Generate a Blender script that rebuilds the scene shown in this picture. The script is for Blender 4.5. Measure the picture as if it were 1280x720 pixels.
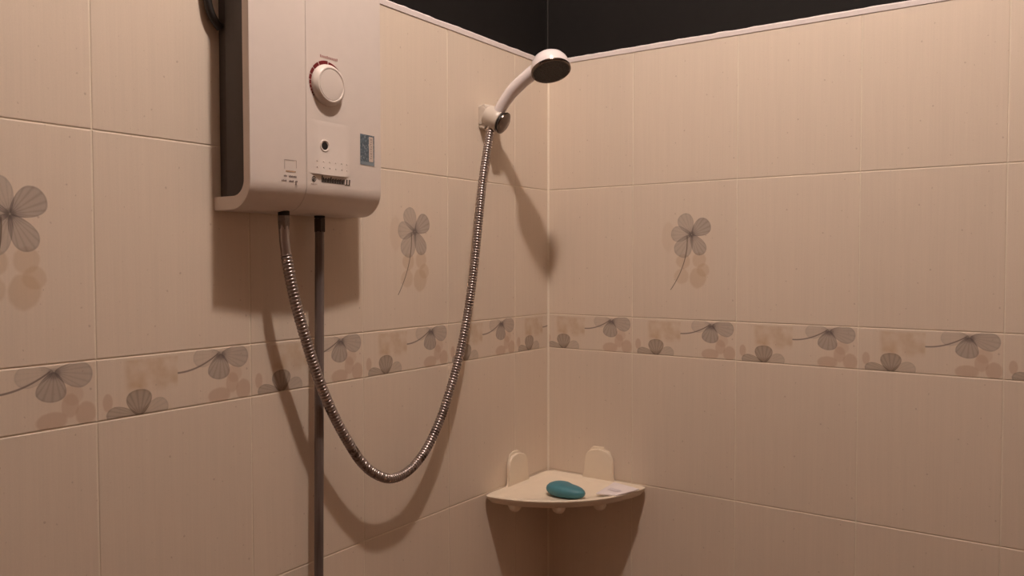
import bpy, bmesh, math, random
import numpy as np
from mathutils import Vector, Matrix
random.seed(7)
for o in list(bpy.data.objects): bpy.data.objects.remove(o)
S = bpy.context.scene
COL = S.collection
ZO = 1.3045            # height of the border's top joint above the floor

# ------------------------------------------------------------------ camera
FPX = 1002.817
YAW, PIT, ROL = -0.608797, -0.033706, -0.0011266
CAM = Vector((0.866634, -1.371005, 0.106828 + ZO))
FW = Vector((math.sin(YAW)*math.cos(PIT), math.cos(YAW)*math.cos(PIT), math.sin(PIT)))
_r = FW.cross(Vector((0, 0, 1))).normalized(); _u = _r.cross(FW)
RT = math.cos(ROL)*_r + math.sin(ROL)*_u
UP = -math.sin(ROL)*_r + math.cos(ROL)*_u
cd = bpy.data.cameras.new('camera'); co = bpy.data.objects.new('camera', cd); COL.objects.link(co)
cd.sensor_fit = 'HORIZONTAL'; cd.sensor_width = 36.0; cd.lens = FPX*36.0/1280.0; cd.clip_start = 0.02
M = Matrix((RT, UP, -FW)).transposed().to_4x4(); M.translation = CAM
co.matrix_world = M
S.camera = co

def ray(px, py):
    return FW + (px-640)/FPX*RT - (py-360)/FPX*UP
def on_x(px, py, x):          # a pixel's point on a plane parallel to the left wall
    d = ray(px, py); return CAM + d*((x-CAM.x)/d.x)
def on_y(px, py, y):          # on a plane parallel to the right wall
    d = ray(px, py); return CAM + d*((y-CAM.y)/d.y)
def on_z(px, py, z):          # on a horizontal plane (z relative to the border joint)
    d = ray(px, py); return CAM + d*((z+ZO-CAM.z)/d.z)

# ------------------------------------------------------------------ world, light level
w = bpy.data.worlds.new('world'); S.world = w; w.use_nodes = True
w.node_tree.nodes['Background'].inputs[0].default_value = (0.02, 0.018, 0.016, 1)
w.node_tree.nodes['Background'].inputs[1].default_value = 0.3
S.view_settings.view_transform = 'Standard'; S.view_settings.look = 'None'
S.view_settings.gamma = 1.0; S.view_settings.use_curve_mapping = False
S.view_settings.exposure = 0.0
LAMP = Vector((0.56, -0.73, 1.245 + ZO))
LAMP_R = 0.028
LAMP_POWER = 1340.0
LAMP_COL = (1.0, 0.845, 0.755)

# ------------------------------------------------------------------ node helpers
class V:
    def __init__(s, t, k): s.t, s.k = t, k
    def _b(a, op, b, c=None):
        n = a.t.nodes.new('ShaderNodeMath'); n.operation = op
        for i, q in enumerate((a, b, c)):
            if q is None: continue
            if isinstance(q, V): a.t.links.new(q.k, n.inputs[i])
            else: n.inputs[i].default_value = q
        return V(a.t, n.outputs[0])
    def __add__(a, b): return a._b('ADD', b)
    def __sub__(a, b): return a._b('SUBTRACT', b)
    def __mul__(a, b): return a._b('MULTIPLY', b)
    def __truediv__(a, b): return a._b('DIVIDE', b)
    def sat(a):
        n = a._b('ADD', 0.0); n.k.node.use_clamp = True; return n
    def abs(a): return a._b('ABSOLUTE', 0.0)
    def sin(a): return a._b('SINE', 0.0)
    def max(a, b): return a._b('MAXIMUM', b)
    def min(a, b): return a._b('MINIMUM', b)
class NT:
    def __init__(s, name):
        s.m = bpy.data.materials.new(name); s.m.use_nodes = True
        s.t = s.m.node_tree; s.b = s.t.nodes['Principled BSDF']
        tc = s.t.nodes.new('ShaderNodeTexCoord'); s.obj = tc.outputs['Object']
        sp = s.t.nodes.new('ShaderNodeSeparateXYZ'); s.t.links.new(s.obj, sp.inputs[0])
        s.u, s.v, s.w = [V(s.t, sp.outputs[i]) for i in range(3)]
    def noise(s, scale, detail=2.0, rough=0.5, vec=None):
        mp = s.t.nodes.new('ShaderNodeMapping'); mp.inputs['Scale'].default_value = scale
        s.t.links.new(vec or s.obj, mp.inputs[0])
        n = s.t.nodes.new('ShaderNodeTexNoise'); n.inputs['Scale'].default_value = 1.0
        n.inputs['Detail'].default_value = detail; n.inputs['Roughness'].default_value = rough
        s.t.links.new(mp.outputs[0], n.inputs[0]); return V(s.t, n.outputs['Fac'])
    def rnd(s):
        n = s.t.nodes.new('ShaderNodeObjectInfo'); return V(s.t, n.outputs['Random'])
    def mix(s, f, a, b):
        n = s.t.nodes.new('ShaderNodeMix'); n.data_type = 'RGBA'
        for key, q in ((0, f), (6, a), (7, b)):
            if isinstance(q, V): s.t.links.new(q.k, n.inputs[key])
            elif key == 0: n.inputs[0].default_value = q
            else: n.inputs[key].default_value = (*q[:3], 1)
        return V(s.t, n.outputs[2])
    def scale(s, c, f):       # colour times factor
        n = s.t.nodes.new('ShaderNodeVectorMath'); n.operation = 'SCALE'
        if isinstance(c, V): s.t.links.new(c.k, n.inputs[0])
        else: n.inputs[0].default_value = c[:3]
        s.t.links.new(f.k, n.inputs['Scale']); return V(s.t, n.outputs[0])
    def out(s, col=None, rough=0.5, metal=0.0, spec=0.5, bump=None, bumpd=0.0005, bstr=0.3):
        if isinstance(col, V): s.t.links.new(col.k, s.b.inputs['Base Color'])
        else: s.b.inputs['Base Color'].default_value = (*col, 1)
        if isinstance(rough, V): s.t.links.new(rough.k, s.b.inputs['Roughness'])
        else: s.b.inputs['Roughness'].default_value = rough
        s.b.inputs['Metallic'].default_value = metal
        s.b.inputs['Specular IOR Level'].default_value = spec
        if bump is not None:
            n = s.t.nodes.new('ShaderNodeBump'); n.inputs['Distance'].default_value = bumpd; n.inputs['Strength'].default_value = bstr
            s.t.links.new(bump.k, n.inputs['Height']); s.t.links.new(n.outputs[0], s.b.inputs['Normal'])
        return s.m
def speckled(name, col, rough=0.4, metal=0.0, amt=0.06, sc=120.0, spec=0.5, bump=0.0):
    n = NT(name); f = n.noise((sc,)*3, 3.0)
    return n.out(n.scale(col, f*(2*amt) + (1-amt)), rough, metal, spec, f if bump else None, 0.0005, bump)

# ------------------------------------------------------------------ tile materials
CREAM = (0.735, 0.625, 0.515)
def tile_base(n):
    s = n.noise((420, 7, 1), 2.0, 0.6); s2 = n.noise((90, 2.5, 1), 2.0); sp = n.noise((900, 500, 1), 1.0)
    f = (s-0.5)*0.09 + (s2-0.5)*0.06 + (sp-0.5)*0.08 + n.rnd()*0.03 + 0.985
    dots = ((n.noise((240, 200, 1), 0.0) - 0.79)*14.0).sat()
    return n.mix(dots*0.35, n.scale(CREAM, f), (0.30, 0.19, 0.13)), s
def petal(n, c0, tip, wid, k=9.0, warp=None, u=None, v=None):
    """egg-shaped petal from its root c0 to its tip, in millimetres of the tile; returns mask, t, across"""
    ax = (tip[0]-c0[0])/1000, (tip[1]-c0[1])/1000; L = math.hypot(*ax); a = ax[0]/L, ax[1]/L
    du, dv = n.u - c0[0]/1000, n.v - c0[1]/1000
    t = (du*a[0] + dv*a[1])*(1/L); x = (dv*a[0] - du*a[1])*(1000/wid)
    q = x/((t*0.80 + 0.62).max(0.2)); e = t*2.0 - 1.0
    d = q*q + e*e
    if warp is not None: d = d + warp
    return ((d*-1.0 + 1.0)*k).sat(), t, x, d
def blot(n, c, rx, ry, ang=0, soft=2.2, warp=None):
    ca, sa = math.cos(ang), math.sin(ang)
    du, dv = n.u - c[0]/1000, n.v - c[1]/1000
    a = (du*ca + dv*sa)*(1000/rx); b = (dv*ca - du*sa)*(1000/ry)
    d = a*a + b*b
    if warp is not None: d = d + warp
    return ((d*-1.0 + 1.0)*soft).sat()
def paint_petal(n, col, c0, tip, wid, tone, alpha, warp, vein=26.0):
    m, t, x, d = petal(n, c0, tip, wid, warp=warp)
    ve = ((x/(t.max(0.12)))*vein*0.35).sin()
    ve = (ve*0.5 + 0.5); ve = ve*ve*ve
    dark = n.mix((ve*0.9).sat(), tone, tuple(c*0.32 for c in tone))
    rim = ((d - 0.72)*4.0).sat()
    dark = n.mix(rim*0.5, dark, tuple(c*0.4 for c in tone))
    root = ((t*-3.0) + 1.1).sat()
    f = m*(root*0.28 + rim*0.12 + alpha)
    return n.mix(f.sat(), col, dark)
GREY = (0.235, 0.19, 0.175); SAND = (0.50, 0.335, 0.19); ROSE = (0.46, 0.275, 0.175)
def mat_tile():
    n = NT('glazed_cream_tile'); c, s = tile_base(n); return n.out(c, 0.42, 0, 0.35, s, 0.0003, 0.15)
def mat_flower():
    n = NT('glazed_cream_tile_with_flower_print'); c, s = tile_base(n)
    wp = (n.noise((60, 60, 1), 2.0)-0.5)*0.5
    for q, rx, ry, f in (((72, 150), 14, 30, .14), ((101, 106), 15, 14, .34), ((131, 108), 14, 15, .34), ((98, 79), 15, 15, .30), ((129, 76), 17, 20, .38), ((139, 90), 13, 13, .34)):
        c = n.mix(blot(n, q, rx, ry, 0, 3.0, wp)*f, c, SAND)
    fc = (117, 154)
    for tip, wd, al in (((77, 156), 13.5, .36), ((98, 191), 14, .40), ((91, 115), 16, .40), ((139, 118), 12.5, .50), ((150, 176), 15, .55)):
        c = paint_petal(n, c, fc, tip, wd, GREY, al, wp*0.35)
    # stem: u as a quadratic of v
    vv = n.v - 0.0545; fu = (vv*0.70 - vv*vv*3.95) + 0.0777
    st = (((n.u - fu).abs()*-1600.0) + 1.9).sat()*((n.v*-400.0) + 61.0).sat()*((n.v - 0.053)*900.0).sat()
    c = n.mix(st*0.8, c, (0.11, 0.075, 0.055))
    c = n.mix(blot(n, fc, 7, 7, 0, 1.3)*0.55, c, (0.10, 0.08, 0.075))
    return n.out(c, 0.42, 0, 0.35, s, 0.0003, 0.15)
def mat_border():
    n = NT('glazed_border_tile_with_flower_print'); c, s = tile_base(n)
    c = n.scale(c, n.u*0 + 0.985)
    wp = (n.noise((70, 70, 1), 2.0)-0.5)*0.6
    # sandy patch
    px = (((n.u - 0.030)*160.0).sat())*(((n.u*-1.0) + 0.0975)*700.0).sat()*(((n.v - 0.024)*110.0 + wp).sat())*(((n.v*-1.0) + 0.0645)*500.0).sat()
    c = n.mix(px*((n.noise((45, 45, 1), 2.0)-0.3)*1.1).sat()*1.3, c, (0.50, 0.32, 0.155))
    for q, rx, ry, f in (((12, 19), 6, 11, .4), ((175, 33), 12, 12, .22), ((153, 8), 17, 11, .42), ((188, 12), 12, 14, .42), ((172, 22), 10, 14, .36)):
        c = n.mix(blot(n, q, rx, ry, 0, 3.0, wp*0.5)*f, c, ROSE)
    # flower growing from the lower edge
    for tip, wd, al in (((84, 9), 11, .30), ((10, 6), 9, .50), ((48, 30), 14.5, .62)):
        c = paint_petal(n, c, (49, -1), tip, wd, (0.25, 0.185, 0.14), al, wp*0.2)
    # flower hanging from the upper edge with its stem
    for tip, wd, al in (((117, 56), 11, .20), ((196, 51), 13, .42), ((151, 28), 14.5, .52)):
        c = paint_petal(n, c, (156, 60), tip, wd, GREY, al, wp*0.2)
    uu = n.u - 0.098; fv = uu*uu*6.2 + 0.0425
    st = (((n.v - fv).abs()*-1300.0) + 1.9).sat()*((n.u*-400.0) + 61.5).sat()*((n.u - 0.096)*900.0).sat()
    c = n.mix(st*0.75, c, (0.13, 0.09, 0.08))
    c = n.mix(blot(n, (156, 58), 8, 7, 0, 1.3)*0.45, c, (0.10, 0.08, 0.08))
    return n.out(c, 0.42, 0, 0.35, s, 0.0003, 0.15)
MT, MF, MB = mat_tile(), mat_flower(), mat_border()
GROUT = speckled('pale_grout', (0.82, 0.73, 0.60), 0.8, 0, 0.08, 300)
TRIM = speckled('white_cement_trim', (0.86, 0.78, 0.76), 0.6, 0, 0.05, 400, bump=0.3)
BLACK = speckled('black_paint', (0.0088, 0.0074, 0.0070), 0.75, 0, 0.2, 60, spec=0.2)
SEAM = speckled('dusty_seam', (0.022, 0.019, 0.017), 0.9)
CEIL = speckled('ceiling_paint', (0.45, 0.38, 0.32), 0.8, 0, 0.03, 20)
def plain_tiles(name, col, sx, sy):
    n = NT(name)
    b = n.t.nodes.new('ShaderNodeTexBrick'); b.offset = 0.0
    b.inputs['Color1'].default_value = (*col, 1); b.inputs['Color2'].default_value = (*[c*.96 for c in col], 1); b.inputs['Mortar'].default_value = (*[c*1.1 for c in col], 1)
    b.inputs['Scale'].default_value = 1; b.inputs['Brick Width'].default_value = sx; b.inputs['Row Height'].default_value = sy; b.inputs['Mortar Size'].default_value = 0.0012
    n.t.links.new(n.obj, b.inputs[0]); return n.out(V(n.t, b.outputs[0]), 0.45, 0, 0.35)
FLOORM = plain_tiles('floor_tiles', (0.22, 0.12, 0.075), 0.2, 0.2)
FARW = speckled('tan_far_wall', (0.37, 0.25, 0.175), 0.5, 0, 0.03, 8)

# ------------------------------------------------------------------ object helpers
ORG = {}
def link(name, me, mat, parent=None, smooth=None):
    o = bpy.data.objects.new(name, me); COL.objects.link(o)
    if mat is not None and len(me.materials) == 0: me.materials.append(mat)
    if smooth is not None:
        me.polygons.foreach_set('use_smooth', [True]*len(me.polygons))
        me.set_sharp_from_angle(angle=math.radians(smooth))
    if parent is not None: o.parent = parent
    ORG[o.name] = ORG[parent.name] if parent is not None else Vector((0, 0, 0))
    return o
def from_bm(name, bm, mat, parent=None, smooth=40, recalc=True):
    off = ORG[parent.name] if parent is not None else Vector((0, 0, 0))
    if off.length: bmesh.ops.translate(bm, verts=bm.verts, vec=-off)
    if recalc: bmesh.ops.recalc_face_normals(bm, faces=bm.faces)
    me = bpy.data.meshes.new(name); bm.to_mesh(me); bm.free()
    return link(name, me, mat, parent, smooth)
def tag(o, label, cat=None, kind=None, group=None):
    o['label'] = label
    if cat: o['category'] = cat
    if kind: o['kind'] = kind
    if group: o['group'] = group
    return o
def thing(name, loc, label, cat):
    o = bpy.data.objects.new(name, None); COL.objects.link(o); o.location = loc; o.empty_display_size = 0.05
    ORG[o.name] = Vector(loc); return tag(o, label, cat)
def single(o, loc):           # move a one-mesh thing's origin to loc
    o.data.transform(Matrix.Translation(-Vector(loc))); o.location = loc; ORG[o.name] = Vector(loc); return o
def box(bm, a, b, bev=0.0, seg=2):
    r = bmesh.ops.create_cube(bm, size=1.0); vs = r['verts']
    for v in vs:
        v.co = Vector([(a[i]+b[i])/2 + v.co[i]*(b[i]-a[i]) for i in range(3)])
    if bev:
        es = list({e for v in vs for e in v.link_edges})
        bmesh.ops.bevel(bm, geom=es, offset=bev, segments=seg, profile=0.5, affect='EDGES')
def frame(ax):
    ax = Vector(ax).normalized(); h = Vector((0, 0, 1)) if abs(ax.z) < 0.9 else Vector((1, 0, 0))
    a = ax.cross(h).normalized(); return a, ax.cross(a).normalized(), ax
def lathe(bm, prof, org, ax, seg=32, cap0=True, cap1=True):
    a, b, c = frame(ax); org = Vector(org); rings = []
    for r, h in prof:
        if r < 1e-6: rings.append([bm.verts.new(org + c*h)])
        else: rings.append([bm.verts.new(org + c*h + (a*math.cos(2*math.pi*i/seg) + b*math.sin(2*math.pi*i/seg))*r) for i in range(seg)])
    for p, q in zip(rings, rings[1:]):
        for i in range(seg):
            j = (i+1) % seg
            if len(p) == 1 and len(q) == 1: continue
            if len(p) == 1: bm.faces.new((p[0], q[i], q[j]))
            elif len(q) == 1: bm.faces.new((p[i], q[0], p[j]))
            else: bm.faces.new((p[i], q[i], q[j], p[j]))
    if cap0 and len(rings[0]) > 1: bm.faces.new(rings[0])
    if cap1 and len(rings[-1]) > 1: bm.faces.new(rings[-1])
def spline(pts, step):
    P = [Vector(p) for p in pts]; P = [2*P[0]-P[1]] + P + [2*P[-1]-P[-2]]; out = []
    for i in range(1, len(P)-2):
        p0, p1, p2, p3 = P[i-1:i+3]
        def al(a, b): return max((b-a).length, 1e-6)**0.5
        t0 = 0; t1 = t0+al(p0, p1); t2 = t1+al(p1, p2); t3 = t2+al(p2, p3)
        n = max(2, int((p2-p1).length/step))
        for k in range(n):
            t = t1 + (t2-t1)*k/n
            A1 = p0*((t1-t)/(t1-t0)) + p1*((t-t0)/(t1-t0)); A2 = p1*((t2-t)/(t2-t1)) + p2*((t-t1)/(t2-t1)); A3 = p2*((t3-t)/(t3-t2)) + p3*((t-t2)/(t3-t2))
            B1 = A1*((t2-t)/(t2-t0)) + A2*((t-t0)/(t2-t0)); B2 = A2*((t3-t)/(t3-t1)) + A3*((t-t1)/(t3-t1))
            out.append(B1*((t2-t)/(t2-t1)) + B2*((t-t1)/(t2-t1)))
    out.append(P[-2]); return out
def resample(pts, step):
    d = [0.0]
    for a, b in zip(pts, pts[1:]): d.append(d[-1] + (b-a).length)
    n = int(d[-1]/step); out = []; j = 0
    for k in range(n+1):
        s = d[-1]*k/n
        while j < len(d)-2 and d[j+1] < s: j += 1
        f = (s-d[j])/max(d[j+1]-d[j], 1e-9); out.append(pts[j].lerp(pts[j+1], min(max(f, 0), 1)))
    return out, d[-1]
def tube(bm, pts, rad, seg=16, cap=True):
    """rad: number or function(index, fraction)"""
    rings = []; t0 = (pts[1]-pts[0]).normalized(); a, b, _ = frame(t0); n = len(pts)
    for i, p in enumerate(pts):
        t = (pts[min(i+1, n-1)] - pts[max(i-1, 0)]).normalized()
        a = (a - t*a.dot(t)).normalized(); b = t.cross(a)
        r = rad(i, i/(n-1)) if callable(rad) else rad
        rings.append([bm.verts.new(p + (a*math.cos(2*math.pi*k/seg) + b*math.sin(2*math.pi*k/seg))*r) for k in range(seg)])
    for p, q in zip(rings, rings[1:]):
        for k in range(seg):
            j = (k+1) % seg; bm.faces.new((p[k], p[j], q[j], q[k]))
    if cap: bm.faces.new(rings[0]); bm.faces.new(rings[-1])
def prism(bm, poly, ez, M, bev=0.0):
    """polygon in local xy, extruded 0..ez along local z, put through matrix M"""
    lo = [bm.verts.new(M @ Vector((x, y, 0))) for x, y in poly]; hi = [bm.verts.new(M @ Vector((x, y, ez))) for x, y in poly]
    bm.faces.new(lo[::-1]); top = bm.faces.new(hi); n = len(poly)
    for i in range(n): bm.faces.new((lo[i], lo[(i+1) % n], hi[(i+1) % n], hi[i]))
    if bev: bmesh.ops.bevel(bm, geom=list(top.edges), offset=bev, segments=3, profile=0.5, affect='EDGES')

# ================================================================== THE ROOM
RX, RY, CH = 2.0, -2.4, 2.66          # room extents
TOPZ = 0.4964 + ZO
def slab(name, a, b, mat, label):
    bm = bmesh.new(); box(bm, a, b); o = from_bm(name, bm, mat, None, None); return tag(o, label, 'wall' if 'wall' in name else name.split('_')[0], 'structure')
G = 0.0007                            # the tiles stand proud of the grout by this much
wl = slab('wall_left', (-0.12, RY, 0), (-G, -G, TOPZ), GROUT, 'tiled wall that carries the water heater and shower holder')
wr = slab('wall_right', (-0.12, -G + 2*G, 0), (RX, 0.12, TOPZ), GROUT, 'plain tiled wall beside the corner, one flower tile at mid height')
slab('wall_upper_left', (-0.12, RY, TOPZ), (-0.004, -0.004, CH), BLACK, 'black painted wall above the tiles on the heater side')
slab('wall_upper_right', (-0.12, 0.004, TOPZ), (RX, 0.12, CH), BLACK, 'black painted wall above the tiles on the side without fittings')
slab('wall_opposite_left', (RX, RY, 0), (RX+0.12, 0.12, CH), FARW, 'cream wall facing the heater wall')
slab('wall_opposite_right', (-0.12, RY-0.12, 0), (RX+0.12, RY, CH), FARW, 'cream wall facing the wall without fittings')
slab('floor', (-0.12, RY-0.12, -0.1), (RX+0.12, 0.12, 0), FLOORM, 'square tiled bathroom floor')
slab('ceiling', (-0.12, RY-0.12, CH), (RX+0.12, 0.12, CH+0.1), CEIL, 'pale painted bathroom ceiling')

# ---- tiles, one object each
J = 0.0007                            # half a joint
def tile_mesh(name, u0, u1, h, mat):
    bm = bmesh.new(); rings = []
    for ins, zz in ((0, -G), (0, -0.0005), (0.0004, -0.00015), (0.0012, 0.0)):
        rings.append([bm.verts.new(p) for p in ((u0+J+ins, J+ins, zz), (u1-J-ins, J+ins, zz), (u1-J-ins, h-J-ins, zz), (u0+J+ins, h-J-ins, zz))])
    for p, q in zip(rings, rings[1:]):
        for i in range(4): bm.faces.new((p[i], p[(i+1) % 4], q[(i+1) % 4], q[i]))
    bm.faces.new(rings[-1]); bm.faces.new(rings[0][::-1])
    me = bpy.data.meshes.new(name); bm.to_mesh(me); bm.free(); me.materials.append(mat); return me
ROWS = [(0.2484, 0.248, 'tile'), (0.0, 0.2484, 'tile'), (-0.068, 0.068, 'border_tile')]
for i in range(5): ROWS.append((-0.068-0.2473*(i+1), 0.2473, 'tile'))
CACHE = {}
def lay(wall, a0, length, frm, flowers):
    edges = [0.0, a0]
    while edges[-1] < length: edges.append(min(edges[-1]+0.2, length))
    for c, (s0, s1) in enumerate(zip(edges, edges[1:])):
        for r, (z0, h, kind) in enumerate(ROWS):
            if wall is wl:
                u0, u1 = (0.0, s1-s0) if c < len(edges)-2 else (0.2-(s1-s0), 0.2); org = -s1 if c < len(edges)-2 else -s1-u0
            else:
                u0, u1 = (0.2-(s1-s0), 0.2) if c == 0 else (0.0, s1-s0); org = s0 - (u0 if c == 0 else 0)
            nm = 'flower_tile' if (r == 1 and c in flowers) else kind
            mt = {'tile': MT, 'flower_tile': MF, 'border_tile': MB}[nm]
            key = (nm, round(u0, 4), round(u1, 4), round(h, 4))
            if key not in CACHE: CACHE[key] = tile_mesh(nm, u0, u1, h, mt)
            o = bpy.data.objects.new(nm, CACHE[key]); COL.objects.link(o); o.parent = wall
            jit = Matrix.Rotation(random.gauss(0, 0.0009), 4, 'X') @ Matrix.Rotation(random.gauss(0, 0.0009), 4, 'Y')
            Mx = frm.to_4x4(); Mx.translation = frm @ Vector((org, 0, 0)) + Vector((0, 0, z0 + ZO))
            o.matrix_basis = Mx
FL = Matrix(((0, 0, 1), (1, 0, 0), (0, 1, 0)))      # local u,v,w -> world for the left wall (u=+y, v=+z, w=+x)
FR = Matrix(((1, 0, 0), (0, 0, -1), (0, 1, 0)))     # right wall (u=+x, v=+z, w=-y)
lay(wl, 0.1175, 2.4, FL, {2, 5, 8})
lay(wr, 0.1880, 2.0, FR, {1, 6})
# ---- trims: cement strip along the top of the tiles, grout in the corner, seam in the black corner
def strip_trim(name, pts, sec, mat, label):
    """section (outward, up) swept along a straight run with a slightly uneven edge"""
    bm = bmesh.new(); rings = []; a, b, out = Vector(pts[0]), Vector(pts[1]), Vector(pts[2]); N = 160
    for i in range(N+1):
        p = a.lerp(b, i/N); e = random.gauss(0, 0.00035)
        rings.append([bm.verts.new(p + out*x + Vector((0, 0, z + (e if k in (2, 3) else 0)))) for k, (x, z) in enumerate(sec)])
    m = len(sec)
    for p, q in zip(rings, rings[1:]):
        for k in range(m): bm.faces.new((p[k], p[(k+1) % m], q[(k+1) % m], q[k]))
    bm.faces.new(rings[0]); bm.faces.new(rings[-1])
    return tag(from_bm(name, bm, mat, None, 50), label, 'trim', 'structure')
SEC = [(-0.004, 0.0), (0.0012, 0.0), (0.0022, 0.0075), (0.0, 0.0098), (-0.004, 0.0098)]
strip_trim('trim_1', ((0, RY, TOPZ), (0, -0.0025, TOPZ), (1, 0, 0)), SEC, TRIM, 'white cement strip along the top of the heater wall tiles')
strip_trim('trim_2', ((0.0025, 0, TOPZ), (RX, 0, TOPZ), (0, -1, 0)), SEC, TRIM, 'white cement strip along the top of the bare wall tiles')
bm = bmesh.new(); prism(bm, [(0, 0), (0.0026, 0), (0.0018, -0.0008), (0.0008, -0.0018), (0, -0.0026)], TOPZ, Matrix.Identity(4))
tag(from_bm('trim_3', bm, GROUT, None, None), 'pale grout line where the two tiled walls meet', 'trim', 'structure')
bm = bmesh.new(); prism(bm, [(-0.004, 0.004), (-0.0025, 0.004), (-0.004, 0.0025)], CH-TOPZ, Matrix.Translation((0, 0, TOPZ)))
tag(from_bm('trim_4', bm, SEAM, None, None), 'thin dusty seam in the black upper corner', 'trim', 'structure')

# ---- ceiling lamp
glow = NT('lit_globe'); e = glow.t.nodes.new('ShaderNodeEmission'); e.inputs[0].default_value = (*LAMP_COL, 1); e.inputs[1].default_value = LAMP_POWER
glow.t.links.new(e.outputs[0], glow.t.nodes['Material Output'].inputs[0])
lp = thing('ceiling_lamp', (LAMP.x, LAMP.y, CH), 'round lit globe lamp on the ceiling', 'lamp')
bm = bmesh.new(); lathe(bm, [(0.055, 0), (0.055, -0.012), (0.035, -0.03), (0.03, -0.05)], (LAMP.x, LAMP.y, CH), (0, 0, 1), 32); from_bm('lamp_base', bm, speckled('lamp_plastic', (.7, .68, .64), .4), lp)
bm = bmesh.new(); bmesh.ops.create_uvsphere(bm, u_segments=24, v_segments=16, radius=LAMP_R, matrix=Matrix.Translation(LAMP)); from_bm('globe', bm, glow.m, lp, 180)

# ================================================================== WATER HEATER
SHELL = speckled('ivory_plastic', (0.77, 0.69, 0.635), 0.33, 0, 0.03, 60, spec=0.45)
DARKP = speckled('dark_grey_plastic', (0.075, 0.062, 0.057), 0.6, 0, 0.1, 150)
DEEP = speckled('dark_opening', (0.012, 0.009, 0.008), 0.8)
INK = speckled('black_print', (0.045, 0.034, 0.03), 0.5)
FAINT = speckled('faded_grey_print', (0.36, 0.29, 0.26), 0.5)
TAN = speckled('tan_print', (0.45, 0.31, 0.21), 0.5)
RED = speckled('red_print', (0.17, 0.014, 0.016), 0.4)
PINK = speckled('faded_red_print', (0.46, 0.25, 0.23), 0.5)
CHROME = speckled('worn_chrome', (0.62, 0.58, 0.55), 0.22, 1.0, 0.1, 200)
YL, YR, YS = -0.768, -0.549, -0.6878
def surf(y): return 0.0700 + 0.0065*(1-((y-(YL+YR)/2)/((YR-YL)/2))**2)
HB = 0.1690 + ZO; HT = 0.545 + ZO
wh = thing('water_heater', (0, (YL+YR)/2, HB), 'ivory instant water heater with round dial mounted on the tiled wall', 'water heater')
def heater_profile():
    outer = []; inner = []
    for a in range(0, 10):                                   # bottom curve
        t = a/9*math.pi/2
        outer.append((0.034+0.036*math.sin(t), HB+0.036-0.036*math.cos(t)))
        inner.append((0.038+0.020*math.sin(t), HB+0.036-0.0195*math.cos(t)))
    for a in range(0, 10):                                   # top curve
        t = a/9*math.pi/2
        outer.append((0.034+0.036*math.cos(t), HT-0.036+0.036*math.sin(t)))
        inner.append((0.038+0.020*math.cos(t), HT-0.036+0.0195*math.sin(t)))
    return [(0, HB)]+outer+[(0, HT)], [(0, HB+0.0165)]+inner+[(0, HT-0.0165)]
PO, PI_ = heater_profile()
def cover(y0, y1, name):
    bm = bmesh.new(); N = 10; rows = []
    ys = [y0, y0+0.0005] + [y0+0.0005+(y1-y0-0.001)*k/N for k in range(1, N)] + [y1-0.0005, y1]
    for i, y in enumerate(ys):
        k = surf(y)/0.07; sh = 0.0004 if i in (0, len(ys)-1) else 0.0
        row = []
        for j, (x, z) in enumerate(PO):
            cz = min(max(z, HB+0.036), HT-0.036); d = Vector((x-0.034, z-cz)) if x > 0.03 else Vector((0, z-cz))
            dn = d.normalized() if d.length > 1e-6 else Vector((1, 0))
            row.append(bm.verts.new((x*k - dn.x*sh, y, z - dn.y*sh)))
        rows.append((row, [bm.verts.new((x*k, y, z)) for x, z in PI_]))
    m = len(PO)
    for (o0, i0), (o1, i1) in zip(rows, rows[1:]):
        for j in range(m-1):
            bm.faces.new((o0[j], o0[j+1], o1[j+1], o1[j])); bm.faces.new((i0[j], i1[j], i1[j+1], i0[j+1]))
        bm.faces.new((o0[0], o1[0], i1[0], i0[0])); bm.faces.new((o0[-1], i0[-1], i1[-1], o1[-1]))
    for o0, i0 in (rows[0], rows[-1]):
        for j in range(m-1): bm.faces.new((o0[j], i0[j], i0[j+1], o0[j+1]))
    return from_bm(name, bm, SHELL, wh, 35)
cover(YL, YS-0.0002, 'front_cover'); cover(YS+0.0002, YR, 'front_cover')
bm = bmesh.new(); box(bm, (0.019, YL+0.004, HB+0.017), (0.0575, YR-0.004, HT-0.017), 0.002); from_bm('body', bm, DARKP, wh)
bm = bmesh.new(); box(bm, (0.0005, YL+0.009, HB+0.017), (0.0188, YR-0.009, HT-0.017)); from_bm('back_plate', bm, DARKP, wh)
def on_front(px, py):         # a pixel's point on the bowed front
    p = on_x(px, py, 0.07)
    for _ in range(4): p = on_x(px, py, surf(p.y))
    return p
def patch(bm, yz, dx=0.0003):
    """flat print following the front: polygon in (y, absolute z)"""
    bm.faces.new([bm.verts.new((surf(y)+dx, y, z)) for y, z in yz])
def bar(bm, y0, y1, z0, z1, dx=0.0003, slant=0.0):
    bm.faces.new([bm.verts.new((surf(y)+dx, y+s, z)) for y, z, s in ((y0, z0, 0), (y1, z0, 0), (y1, z1, slant), (y0, z1, slant))])
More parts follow.
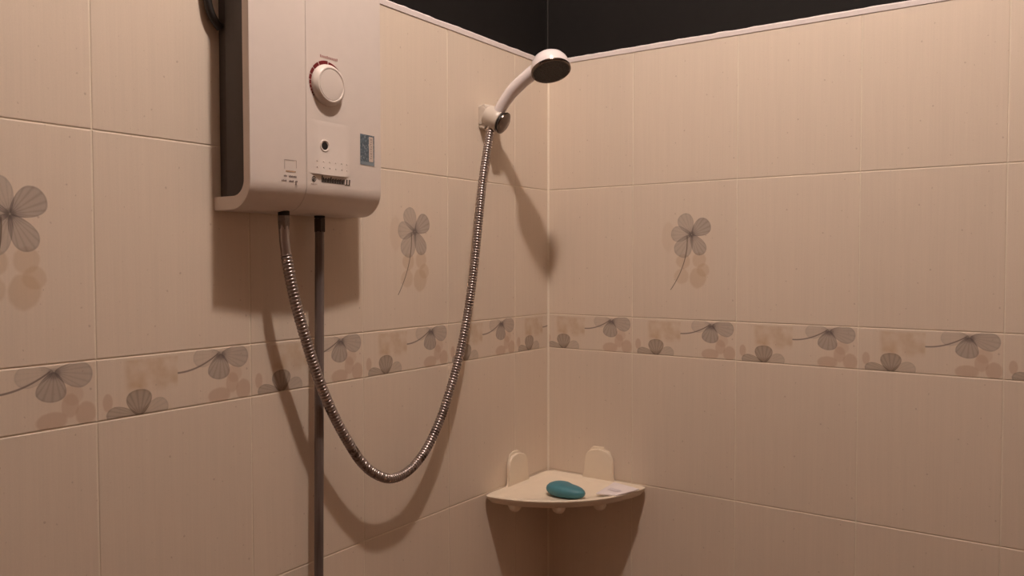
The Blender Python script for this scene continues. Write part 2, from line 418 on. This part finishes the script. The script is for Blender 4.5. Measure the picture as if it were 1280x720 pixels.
# dial
kc = on_front(409, 107); kn = Vector((1, 0, 0))
KX = surf(kc.y)
bm = bmesh.new(); lathe(bm, [(0.0265, 0.0), (0.0265, 0.003), (0.0258, 0.0055), (0.0243, 0.0080), (0.0222, 0.0098), (0.0207, 0.0100), (0.0198, 0.0090)], (KX-0.001, kc.y, kc.z), kn, 48, cap1=True)
kb = from_bm('dial_knob', bm, SHELL, wh, 30)
bm = bmesh.new(); lathe(bm, [(0.0196, 0.0), (0.0194, 0.0006), (0.012, 0.0011), (0, 0.0012)], (KX+0.0080, kc.y, kc.z), kn, 40); from_bm('knob_cap', bm, SHELL, kb, 30)
def arc_mark(a0, a1, r0, r1):
    bm = bmesh.new(); n = 6; p = []; q = []
    for i in range(n+1):
        a = math.radians(a0+(a1-a0)*i/n)
        for r, L_ in ((r0, p), (r1, q)):
            y = kc.y - r*math.sin(a); z = kc.z + r*math.cos(a); L_.append(bm.verts.new((surf(y)+0.0004, y, z)))
    for i in range(n): bm.faces.new((p[i], p[i+1], q[i+1], q[i]))
    from_bm('dial_mark', bm, RED, wh, None)
for a0, a1, r1 in ((-48, -4, .0304), (-1.5, 28, .0313), (30.5, 50, .0313), (52.5, 68, .0310), (70.5, 83, .0306), (85, 95, .0298), (97, 105, .0294), (107, 113, .0291), (115, 120, .0289), (122, 126, .0287), (-118, -100, .0290)):
    arc_mark(a0, a1, 0.0268, r1)
bm = bmesh.new(); t0 = on_front(399.5, 71.5); t1 = on_front(422, 78.5); n = 11
for i in range(n):
    f = (i+0.12)/n; g = (i+0.86)/n
    bar(bm, t0.y+(t1.y-t0.y)*f, t0.y+(t1.y-t0.y)*g, kc.z+0.0342, kc.z+0.0370+0.0006*(i in (0, 4, 10)))
o = from_bm('dial_lettering', bm, PINK, wh, None); o['label'] = 'tiny faded red lettering above the dial'
# control panel: wedge that stands out towards its lower edge
pa, pb = on_front(386, 153), on_front(437, 222)
py0, py1, pz1, pz0 = pa.y, pb.y, on_front(410, 152.5).z, on_front(412, 218.5).z
hole = on_front(405, 182.5)
def PW(fy, fz):
    arch = max(0.0, 1-(2*fy-1)**2); return (0.0004 + 0.0030*max(0.0, 1-fz)**1.6)*min(1.0, arch*1.5)**1.5
bm = bmesh.new(); NY, NZ = 24, 24; gridv = []
for i in range(NY+1):
    col = []
    fy = i/NY; y = py0+(py1-py0)*fy; arch = 1-(2*fy-1)**2
    for j in range(NZ+1):
        fz = j/NZ; z = pz0-0.0012*arch+(pz1-pz0+0.0012*arch)*fz
        out = PW(fy, fz)
        if j == NZ: out = 0.0
        rr = math.hypot(y-hole.y, z-hole.z)
        col.append(bm.verts.new((surf(y)+out, y, z)))
    gridv.append(col)
for i in range(NY):
    for j in range(NZ): bm.faces.new((gridv[i][j], gridv[i+1][j], gridv[i+1][j+1], gridv[i][j+1]))
low = [bm.verts.new((surf(c[0].co.y)-0.0005, c[0].co.y, c[0].co.z+0.0008)) for c in gridv]
for i in range(NY): bm.faces.new((gridv[i][0], low[i], low[i+1], gridv[i+1][0]))
cp = from_bm('control_panel', bm, SHELL, wh, 25)
def panel_x(y, z):
    fy = (y-py0)/(py1-py0); arch = max(0, 1-(2*fy-1)**2); fz = (z-pz0)/(pz1-pz0); return surf(y)+PW(fy, fz)
hx = panel_x(hole.y, hole.z)
bm = bmesh.new(); lathe(bm, [(0.0080, -0.0008), (0.0078, 0.0007), (0.0068, 0.0011), (0.0050, 0.0001)], (hx, hole.y, hole.z), kn, 28, cap1=False); from_bm('hole_rim', bm, SHELL, cp, 30)
bm = bmesh.new(); lathe(bm, [(0.0051, 0.0), (0.0, 0.0)], (hx+0.0003, hole.y, hole.z), kn, 24, cap0=False); from_bm('hole', bm, DEEP, cp, None)
for r in range(2):
    for k in range(6):
        p = on_front(395.5 + 7.5*k, 201 + 1.0*k + 7.6*r); x = panel_x(p.y, p.z)
        bm = bmesh.new(); lathe(bm, [(0.0012, -0.0004), (0.0010, 0.0004), (0.0005, 0.0008), (0, 0.0009)], (x, p.y, p.z), kn, 10); from_bm('panel_pip', bm, SHELL, cp, 60)
# nameplate under the panel: round emblem, dense dark lettering, striped end
z0, z1 = on_front(418, 229.5).z, on_front(418, 223.3).z
a, b = on_front(401.5, 226).y, on_front(430.5, 228).y
bm = bmesh.new(); n = 19; HS = [1.35, 1, .8, .95, .75, 1, .9, 1.25, .85, .95, .8, 1, .75, .95, .85, 1, .8, .9, 1]
for i in range(n):
    bar(bm, a+(b-a)*(i+.04)/n, a+(b-a)*(i+.88)/n, z0, z0+(z1-z0)*HS[i], 0.0004, 0.0006)
for i in range(n-1):
    if i % 3: bar(bm, a+(b-a)*(i+.8)/n, a+(b-a)*(i+1.1)/n, z0+(z1-z0)*(.1+.25*(i % 2)), z0+(z1-z0)*(.4+.25*(i % 2)), 0.0004)
for u0, u1 in ((432.2, 433.8), (435.6, 437.2)):
    bar(bm, on_front(u0, 228).y, on_front(u1, 228).y, z0-0.0004, z1+0.0006, 0.0004, 0.0006)
bar(bm, on_front(430.8, 228).y, on_front(437.2, 228).y, z0-0.0008, z0+0.0002, 0.0004)
o = from_bm('nameplate_lettering', bm, INK, wh, None); o['label'] = 'small dense black lettering under the control panel'
ec = on_front(392.3, 223.5); bm = bmesh.new(); Rr = 0.0036
ring = [[bm.verts.new((surf(ec.y)+0.0004, ec.y+r*math.sin(t*math.pi/10), ec.z+r*math.cos(t*math.pi/10))) for t in range(20)] for r in (Rr, Rr*0.72)]
for t in range(20): bm.faces.new((ring[0][t], ring[0][(t+1) % 20], ring[1][(t+1) % 20], ring[1][t]))
bm.faces.new([bm.verts.new((surf(ec.y)+0.0004, ec.y+x*Rr, ec.z+zz*Rr)) for x, zz in ((0, .6), (.45, 0), (0, -1.5), (-.45, 0))])
from_bm('emblem', bm, INK, wh, None)
bm = bmesh.new(); l0 = on_front(388.5, 229.5); l1 = on_front(396.5, 230.5)
for k in range(5): bar(bm, l0.y+(l1.y-l0.y)*(k+.1)/5, l0.y+(l1.y-l0.y)*(k+.8)/5, l0.z-0.0005, l0.z+0.0006)
from_bm('emblem_caption', bm, FAINT, wh, None)
# square print with two lines of lettering on the left half
sa, sb = on_front(355.3, 199), on_front(370.6, 212.5)
bm = bmesh.new(); t = 0.0006
bar(bm, sa.y, sb.y, sa.z-t, sa.z); bar(bm, sa.y, sa.y+t, sb.z, sa.z); bar(bm, sb.y-t, sb.y, sb.z+0.002, sa.z)
from_bm('square_print', bm, FAINT, wh, None)
bm = bmesh.new(); a, b = on_front(357, 213.7), on_front(369.6, 215.6); bar(bm, a.y, b.y, b.z-0.0002, b.z+0.0016); from_bm('underline_print', bm, TAN, wh, None)
bm = bmesh.new()
for (x0, x1, yy, nn) in ((354.5, 358.6, 219.7, 3), (360.8, 370.6, 220.4, 7), (351.8, 358.2, 225.5, 4), (361, 367.2, 226.3, 4), (369, 371.8, 227, 2)):
    a, b = on_front(x0, yy), on_front(x1, yy)
    for k in range(nn): bar(bm, a.y+(b.y-a.y)*(k+.05)/nn, a.y+(b.y-a.y)*(k+.85)/nn, a.z-0.0009, a.z+0.0009+0.0004*(k % 2))
a = on_front(369.8, 230); bar(bm, a.y-0.001, a.y+0.001, a.z-0.001, a.z+0.001)
o = from_bm('caption_lettering', bm, speckled('grey_print', (.2, .155, .145), .5), wh, None); o['label'] = 'two tiny lines of grey lettering under the square'
# blue sticker with a pale vertical strip
sy0, sy1, sz1, sz0 = on_front(450, 180).y, on_front(467.6, 190).y, on_front(458, 168.5).z, on_front(458, 206.5).z
n = NT('blue_foil_sticker'); f = n.noise((1, 260, 260), 3.0, 0.7)
sm = n.out(n.mix(((f-0.42)*4).sat(), (0.05, 0.08, 0.105), n.mix(((f-0.60)*9).sat(), (0.15, 0.21, 0.27), (0.6, 0.55, 0.5))), 0.3)
bm = bmesh.new(); patch(bm, [(sy0, sz0), (sy1, sz0), (sy1, sz1), (sy0, sz1)], 0.0004); st = from_bm('sticker', bm, sm, wh, None); st['label'] = 'small blue foil sticker'
w_ = sy1-sy0
bm = bmesh.new(); patch(bm, [(sy0+w_*.60, sz0+.0052), (sy1-w_*.09, sz0+.0052), (sy1-w_*.09, sz1-.002), (sy0+w_*.60, sz1-.002)], 0.0006); from_bm('sticker_strip', bm, speckled('pale_label', (.66, .55, .48), .5), st, None)
bm = bmesh.new()
for k in range(9): bar(bm, sy0+w_*(.69+.03*(k % 2)), sy0+w_*(.78+.02*(k % 3)), sz0+.009+k*.0032, sz0+.0108+k*.0032, 0.0008)
from_bm('sticker_lettering', bm, FAINT, st, None)
bm = bmesh.new(); patch(bm, [(sy0, sz0), (sy1, sz0), (sy1, sz0+.0045), (sy0, sz0+.0045)], 0.00055); from_bm('sticker_edge', bm, speckled('pale_blue_print', (.21, .26, .30), .4), st, None)
# outlet stubs
def stub(p, r, h):
    bm = bmesh.new(); lathe(bm, [(r, 0.004), (r, -h)], p, (0, 0, 1), 20); return from_bm('outlet_stub', bm, DEEP, wh, 40)
HO = Vector((0.042, -0.6965, HB)); PO_ = Vector((0.020, -0.6175, HB))
stub(HO, 0.0072, 0.004); stub(PO_, 0.0072, 0.003)

# ================================================================== PIPE, CABLE, HOSE
n = NT('stained_grey_pipe'); f = n.noise((40, 40, 6), 3.0); sk = n.noise((700, 700, 8), 1.0)
PIPE = n.out(n.scale(n.mix(((f-0.4)*3).sat(), (0.21, 0.175, 0.165), (0.11, 0.085, 0.075)), sk*0.9+0.55), 0.38, 0.35)
pp = thing('water_supply_pipe', (0.020, -0.632, 0.45), 'straight grey water pipe running down from the heater', 'pipe')
p0 = PO_ + Vector((0, 0, -0.0035)); p1 = Vector((0.020, -0.632, 0.49))
bm = bmesh.new(); tube(bm, [p0.lerp(p1, k/20) for k in range(21)] + [Vector((0.0195, -0.632, 0.478)), Vector((0.014, -0.632, 0.4715)), Vector((0.0005, -0.632, 0.470))], 0.0063, 20); from_bm('pipe', bm, PIPE, pp, 50)
bm = bmesh.new(); lathe(bm, [(0.0066, -0.019), (0.0075, -0.018), (0.0075, -0.001), (0.0068, 0.0)], p0, (0, 0, 1), 6); from_bm('pipe_nut', bm, speckled('rusty_nut', (0.05, 0.036, 0.028), .6, .4, .4, 300), pp, 30)
bm = bmesh.new(); lathe(bm, [(0.020, 0.0003), (0.020, 0.003), (0.008, 0.006)], (0, -0.632, 0.470), (1, 0, 0), 28); from_bm('wall_flange', bm, CHROME, pp, 40)

CABM = speckled('black_cable', (0.016, 0.012, 0.010), 0.5)
def cx(px, py, x): return on_x(px, py, x)
cpts = [cx(258.5, 2, .008) + Vector((0, -0.012, 0.30)), cx(258.5, 2, .008) + Vector((0, -0.006, 0.08)), cx(258.5, -6, .008), cx(261, 8, .008), cx(266, 22, .008), Vector((0.008, YL+0.006, on_x(270, 34, 0.008).z))]
bm = bmesh.new(); sp, _ = resample(spline(cpts, 0.004), 0.004); tube(bm, sp, 0.0050, 12)
cable = from_bm('power_cable', bm, CABM, None, 60); single(cable, tuple(sp[-1])); tag(cable, 'black electric cable curving into the left side of the water heater', 'cable')

n = NT('worn_ribbed_steel'); f = n.noise((35, 35, 35), 3.0, 0.6); g = n.noise((260, 260, 260), 2.0)
HOSEM = n.out(n.mix(((f + g*0.30 - n.w*0.35 - 0.82)*7).sat(), (0.40, 0.345, 0.33), (0.10, 0.070, 0.052)), (f*0.2 + 0.20), 0.9)
HP = [(HO.x, HO.y, HB-0.004)] + [tuple(cx(a, b, x)) for a, b, x in ((355.5, 300, .042), (361.5, 340, .042), (371, 384, .041), (384, 430, .040), (397, 470, .040), (413, 510, .039), (432, 547, .038), (453, 579, .037), (472, 594, .037), (490, 598, .036), (510, 589, .036), (530, 566, .035), (548, 530, .034), (562, 489, .033), (573, 450, .032), (584, 395, .031), (592, 340, .030), (599, 270, .029), (604, 220, .023))]
hb = on_y(613.8, 157, -0.220)
HP.append(tuple(hb))
hose = thing('shower_hose', HP[0], 'ribbed metal shower hose hanging in a loop between heater and shower head', 'hose')
path, L = resample(spline(HP, 0.002), 0.00055)
pit = 0.0047
def hr(i, f):
    s = f*L
    if s < 0.050: return 0.0066
    ph = (s/pit) % 1.0
    return 0.0074 - 0.0016*(1-abs(math.sin(math.pi*ph)))**2
bm = bmesh.new(); tube(bm, path, hr, 14); from_bm('hose_tube', bm, HOSEM, hose, 85)
def along(s): return path[min(len(path)-1, int(s/L*(len(path)-1)))]
bm = bmesh.new(); tube(bm, [along(s) for s in (0.0, 0.006, 0.012, 0.018)], lambda i, f: (0.0078, 0.0078, 0.0076, 0.0070)[i], 6); from_bm('hose_nut', bm, speckled('dull_nut', (.20, .165, .15), .4, .7, .3, 300), hose, 30)
bm = bmesh.new(); tube(bm, [along(L-s) for s in (0.010, 0.009, 0.004, 0.0)], lambda i, f: (0.0072, 0.0078, 0.0080, 0.0080)[i], 18); from_bm('hose_collar', bm, CHROME, hose, 40)

# ================================================================== SHOWER HEAD AND HOLDER
WHITE = speckled('white_gloss_plastic', (0.86, 0.79, 0.79), 0.22, 0, 0.015, 60)
DCHR = speckled('dark_chrome', (0.15, 0.12, 0.105), 0.2, 1.0, 0.1, 200)
HOLD = speckled('ivory_holder_plastic', (0.60, 0.53, 0.46), 0.33, 0, 0.02, 80)
hd = thing('hand_shower', tuple(hb), 'white hand shower with round dark spray face resting in its wall holder', 'shower head')
F = on_y(688.5, 87, -0.221); _tc = (CAM-F).normalized(); _d = (-UP*0.98 + RT*0.19); _d = (_d - _tc*_d.dot(_tc)).normalized(); NRM = (_tc*0.55 + _d*0.835).normalized()
dome_c = F - NRM*0.016
hpts = [hb + Vector((0.0, 0, 0.0005)), on_y(618, 150, -0.2195), on_y(629, 130, -0.2195), on_y(641, 113.5, -0.2195), on_y(655, 100, -0.2195), on_y(670, 88, -0.2195), dome_c]
hpath, hl = resample(spline(hpts, 0.003), 0.003)
def hrad(i, f): return 0.0088 + 0.0030*min(1, f/0.5) + 0.0012*max(0, (f-0.6)/0.4)
bm = bmesh.new(); tube(bm, hpath, hrad, 24); from_bm('handle', bm, WHITE, hd, 60)
bm = bmesh.new(); lathe(bm, [(0.0325, 0.001), (0.0332, -0.002), (0.0325, -0.009), (0.0300, -0.016), (0.0255, -0.0225), (0.0190, -0.0275), (0.0105, -0.0305), (0, -0.0315)], F, NRM, 48, cap0=False); from_bm('head_shell', bm, WHITE, hd, 50)
bm = bmesh.new(); lathe(bm, [(0.0326, -0.0005), (0.0336, 0.0005), (0.0336, 0.0036), (0.0328, 0.0046), (0.0308, 0.0046)], F, NRM, 48, cap0=False, cap1=False); from_bm('face_ring', bm, DCHR, hd, 40)
FACE = speckled('dark_spray_face', (0.028, 0.021, 0.016), 0.5, 0.0, 0.3, 900)
bm = bmesh.new(); lathe(bm, [(0.0310, 0.0030), (0.0303, 0.0046), (0.0, 0.0050)], F, NRM, 40, cap0=False); sf = from_bm('spray_face', bm, FACE, hd, 40)
fa, fb, fc = frame(NRM)
bm = bmesh.new(); lathe(bm, [(0.0011, 0), (0.0009, 0.0008), (0, 0.0009)], (0, 0, 0), NRM, 6); nz = bpy.data.meshes.new('nozzle'); bm.to_mesh(nz); bm.free(); nz.materials.append(speckled('grey_nozzle', (.06, .048, .036), .5))
for r, k in ((0.006, 6), (0.0125, 12), (0.019, 18), (0.0255, 24)):
    for i in range(k):
        o = bpy.data.objects.new('nozzle', nz); COL.objects.link(o); o.parent = sf
        o.location = F + fa*(r*math.cos(2*math.pi*i/k)) + fb*(r*math.sin(2*math.pi*i/k)) + NRM*0.0046 - ORG[hd.name]

ho = thing('shower_holder', (0, -0.21, 0.36+ZO), 'ivory bracket on the wall holding the hand shower', 'bracket')
hz0, hz1 = on_x(597, 161, 0).z, on_x(597, 130.5, 0).z
bm = bmesh.new(); R_ = (hz1-hz0)/2; zc = (hz0+hz1)/2
poly = [(0.0003, -R_), (0.012, -R_)] + [(0.012+R_*0.80*math.sin(t*math.pi/14), -R_*math.cos(t*math.pi/14)) for t in range(1, 14)] + [(0.012, R_), (0.0003, R_)]
Mh = Matrix(((1, 0, 0, 0), (0, 0, 1, -0.2305), (0, 1, 0, zc), (0, 0, 0, 1)))
prism(bm, poly, 0.040, Mh)
es = [e for e in bm.edges if all(abs(v.co.y+0.2305) < 1e-5 for v in e.verts) and not all(v.co.x < 0.001 for v in e.verts)]
bmesh.ops.bevel(bm, geom=es, offset=0.005, segments=4, profile=0.5, affect='EDGES')
from_bm('bracket_body', bm, HOLD, ho, 40)
bm = bmesh.new(); poly2 = [(0.0004, -R_*.72), (0.006, -R_*.72)] + [(0.006+R_*0.62*math.sin(t*math.pi/12), -R_*.72*math.cos(t*math.pi/12)) for t in range(1, 12)] + [(0.006, R_*.72), (0.0004, R_*.72)]
prism(bm, poly2, 0.002, Matrix(((1, 0, 0, 0), (0, 0, -1, -0.2300), (0, 1, 0, zc+0.002), (0, 0, 0, 1))), 0.0006); from_bm('side_cap', bm, HOLD, ho, 40)
dc = on_y(626.5, 152.5, -0.214)
dn_ = Vector((0.86, 0.20, -0.47)).normalized()
bm = bmesh.new(); lathe(bm, [(0.0165, -0.031), (0.0190, -0.027), (0.0198, -0.018), (0.0202, -0.009), (0.0200, -0.004), (0.0188, -0.0015)], dc, dn_, 40)
g_ = bm.verts[:] + bm.edges[:] + bm.faces[:]
bmesh.ops.bisect_plane(bm, geom=g_, plane_co=(0.0004, 0, 0), plane_no=(-1, 0, 0), clear_outer=True)
from_bm('socket', bm, HOLD, ho, 40)
bm = bmesh.new(); lathe(bm, [(0.0165, -0.002), (0.0165, 0.0035)], dc, dn_, 32); from_bm('lock_collar', bm, speckled('black_gap', (.02, .016, .014), .5), ho, 40)
bm = bmesh.new(); lathe(bm, [(0.0185, 0.0035), (0.0200, 0.0045), (0.0195, 0.0065), (0.0140, 0.0095), (0, 0.0110)], dc, dn_, 36); from_bm('lock_knob', bm, DCHR, ho, 40)

# ================================================================== CORNER SHELF
SHF = speckled('ivory_shelf_plastic', (0.82, 0.71, 0.57), 0.40, 0, 0.03, 60)
ZS = -0.3155 + ZO
sh = thing('corner_shelf', (0.004, -0.004, ZS-0.016), 'ivory quarter-round corner shelf fixed to both walls', 'shelf')
def outline(off):
    r = 0.222-off; g = 0.0025+off; c = 0.014; rr = 0.010
    pts = [(g, -(g+c)), (g+c*0.35, -(g+c*0.35)), (g+c, -g)]
    a0 = math.asin((g+rr)/(r-rr))
    cx_, cy_ = (r-rr)*math.cos(a0), -(g+rr)
    for t in range(6):
        a = math.pi/2 - (math.pi/2+a0)*t/5
        pts.append((cx_+rr*math.cos(a), cy_+rr*math.sin(a)))
    for t in range(1, 24):
        a = a0+(math.pi/2-2*a0)*t/24; pts.append((r*math.cos(a), -r*math.sin(a)))
    for t in range(6):
        a = -(math.pi/2-a0) - (math.pi/2+a0)*t/5
        pts.append((-cy_+rr*math.cos(a), -cx_+rr*math.sin(a)))
    return pts
bm = bmesh.new(); levels = [(0.009, -0.0150), (0.0065, -0.0140), (0.0008, -0.0045), (0.0004, -0.0020), (0.0030, 0.0), (0.0062, -0.0008), (0.0095, -0.0060), (0.0130, -0.0085)]
rings = [[bm.verts.new((x, y, ZS+z)) for x, y in outline(o_)] for o_, z in levels]
for p, q in zip(rings, rings[1:]):
    for k in range(len(p)): bm.faces.new((p[k], p[(k+1) % len(p)], q[(k+1) % len(p)], q[k]))
bm.faces.new(rings[0][::-1]); bm.faces.new(rings[-1])
from_bm('tray', bm, SHF, sh, 50)
FLOORZ = ZS-0.0085
def ear(c, half, top, wall, th=0.0055, gap=0.0035, name='mounting_tab', inset=0.0, mat=None):
    z0 = ZS-0.006; h = top+ZO-z0; pts = []
    pts += [(-half-0.010, 0), (-half-0.004, 0.003), (-half-0.0005, 0.010), (-half, 0.018)]
    rr = half*0.86
    for t in range(13):
        a = math.pi - math.pi*t/12
        pts.append((half*0.98*math.copysign(abs(math.cos(a))**0.8, math.cos(a)), h-rr*0.95+rr*0.95*abs(math.sin(a))**0.8))
    pts += [(half, 0.018), (half+0.0005, 0.010), (half+0.004, 0.003), (half+0.010, 0)]
    pts = [p for i, p in enumerate(pts) if i == 0 or (p[0]-pts[i-1][0])**2+(p[1]-pts[i-1][1])**2 > 1e-8]
    bm = bmesh.new()
    if wall == 'L': Mx = Matrix(((0, 0, 1, gap), (1, 0, 0, c), (0, 1, 0, z0), (0, 0, 0, 1)))
    else: Mx = Matrix(((1, 0, 0, c), (0, 0, -1, -gap), (0, 1, 0, z0), (0, 0, 0, 1)))
    prism(bm, pts, th, Mx, 0.0018)
    return from_bm(name, bm, mat or SHF, sh, 40)
ear(-0.1185, 0.0315, -0.2600, 'L'); ear(0.1205, 0.0310, -0.2590, 'R')
def pad(pts, wall):
    bm = bmesh.new()
    Mx = Matrix(((0, 0, 1, 0.0003), (1, 0, 0, 0), (0, 1, 0, ZO), (0, 0, 0, 1))) if wall == 'L' else Matrix(((1, 0, 0, 0), (0, 0, -1, -0.0003), (0, 1, 0, ZO), (0, 0, 0, 1)))
    prism(bm, pts, 0.0030, Mx, 0.0006); return from_bm('adhesive_pad', bm, SHF, sh, 40)
pad([(-0.146, -0.305), (-0.146, -0.276), (-0.139, -0.2595), (-0.128, -0.2555), (-0.112, -0.2555), (-0.100, -0.262), (-0.094, -0.274), (-0.094, -0.305)], 'L')
pad([(0.094, -0.305), (0.094, -0.270), (0.101, -0.2600), (0.106, -0.2555), (0.130, -0.2545), (0.1315, -0.2590), (0.142, -0.2625), (0.1475, -0.275), (0.1475, -0.305)], 'R')
for px, py in ((642, 636), (700, 641), (757, 637)):
    p = on_z(px, py-3, ZS-ZO-0.0165); bm = bmesh.new()
    dirv = Vector((p.x, p.y, 0)).normalized(); p = dirv*0.204 + Vector((0, 0, ZS-0.0160))
    lathe(bm, [(0.0125, 0.003), (0.0120, -0.003), (0.0095, -0.008), (0.0060, -0.0105), (0, -0.011)], p, (0, 0, 1), 16); from_bm('hook_peg', bm, SHF, sh, 50)

# ---- soap
SOAP = NT('teal_soap'); f = SOAP.noise((60, 60, 60), 3.0); SOAPM = SOAP.out(SOAP.mix(f, (0.050, 0.185, 0.235), (0.075, 0.25, 0.305)), 0.42, 0, 0.4)
A = on_z(687, 611, FLOORZ-ZO+0.008); B = on_z(731, 619, FLOORZ-ZO+0.008); mid = (A+B)/2; ex = (B-A); ex.z = 0; hl_ = ex.length/2+0.002; ex.normalize(); ey = Vector((-ex.y, ex.x, 0))
bm = bmesh.new(); NS, NL = 40, 9; rings = []
def kid(a):
    x = math.cos(a)*hl_; s = math.sin(a)
    wdt = 0.0245 - 0.004*(math.cos(a))                       # fuller at one end
    y = s*wdt + (0.0 if s < 0 else -0.0085*math.exp(-((math.cos(a)-0.25)/0.42)**2)) - 0.004*math.cos(a)**2
    return x, y
for l in range(NL):
    ph = -math.pi/2 + math.pi*(l+0.5)/NL; sc = math.cos(ph)**0.55; zz = 0.0105+0.0105*math.sin(ph)
    rings.append([bm.verts.new(Vector((mid.x, mid.y, FLOORZ + zz*(1.12-0.12*math.cos(2*math.pi*k/NS)))) + ex*(kid(2*math.pi*k/NS)[0]*sc) + ey*(kid(2*math.pi*k/NS)[1]*sc)) for k in range(NS)])
for p, q in zip(rings, rings[1:]):
    for k in range(NS): bm.faces.new((p[k], p[(k+1) % NS], q[(k+1) % NS], q[k]))
bm.faces.new(rings[0][::-1]); bm.faces.new(rings[-1])
so = from_bm('soap_bar', bm, SOAPM, None, 70); single(so, (mid.x, mid.y, FLOORZ)); tag(so, 'teal kidney-shaped bar of soap on the corner shelf', 'soap')

# ---- paper packet
n = NT('white_packet_paper'); f = n.noise((50, 50, 50), 2.0)
PAP = n.out(n.scale((0.84, 0.77, 0.78), f*0.1+0.95), 0.5)
pk = thing('soap_packet', (0.165, -0.035, FLOORZ), 'flat white paper packet on the corner shelf beside the soap', 'packet')
zq = FLOORZ-ZO+0.0115
q4 = [on_z(745, 617, zq-0.006), on_z(768, 603, zq), on_z(799, 611.5, zq), on_z(770.5, 619.5, zq-0.003)]
bm = bmesh.new(); N = 8; top = []; bot = []
for i in range(N+1):
    for j in range(N+1):
        p = q4[0].lerp(q4[1], j/N).lerp(q4[3].lerp(q4[2], j/N), i/N)
        ed = min(i, N-i, j, N-j); th = 0.0012 if ed == 0 else (0.0030 if ed == 1 else 0.0042)
        top.append(bm.verts.new(p + Vector((0, 0, th/2+0.0003*math.sin(3*i+2*j))))); bot.append(bm.verts.new(p - Vector((0, 0, 0.0012))))
ix = lambda i, j: i*(N+1)+j
for i in range(N):
    for j in range(N):
        bm.faces.new((top[ix(i, j)], top[ix(i+1, j)], top[ix(i+1, j+1)], top[ix(i, j+1)])); bm.faces.new((bot[ix(i, j)], bot[ix(i, j+1)], bot[ix(i+1, j+1)], bot[ix(i+1, j)]))
for i in range(N):
    for a, b in (((i, 0), (i+1, 0)), ((i, N), (i+1, N)), ((0, i), (0, i+1)), ((N, i), (N, i+1))):
        bm.faces.new((top[ix(*a)], top[ix(*b)], bot[ix(*b)], bot[ix(*a)]))
from_bm('wrapper', bm, PAP, pk, 60)
bm = bmesh.new()
def pq(u, v): return q4[0].lerp(q4[1], v).lerp(q4[3].lerp(q4[2], v), u)
bm.faces.new([bm.verts.new(pq(u, v)+Vector((0, 0, 0.0029))) for u, v in ((.25, .30), (.80, .22), (.80, .42), (.25, .50))])
from_bm('printed_stripe', bm, speckled('faded_violet_print', (.70, .64, .68), .5, 0, .1, 200), pk, None)
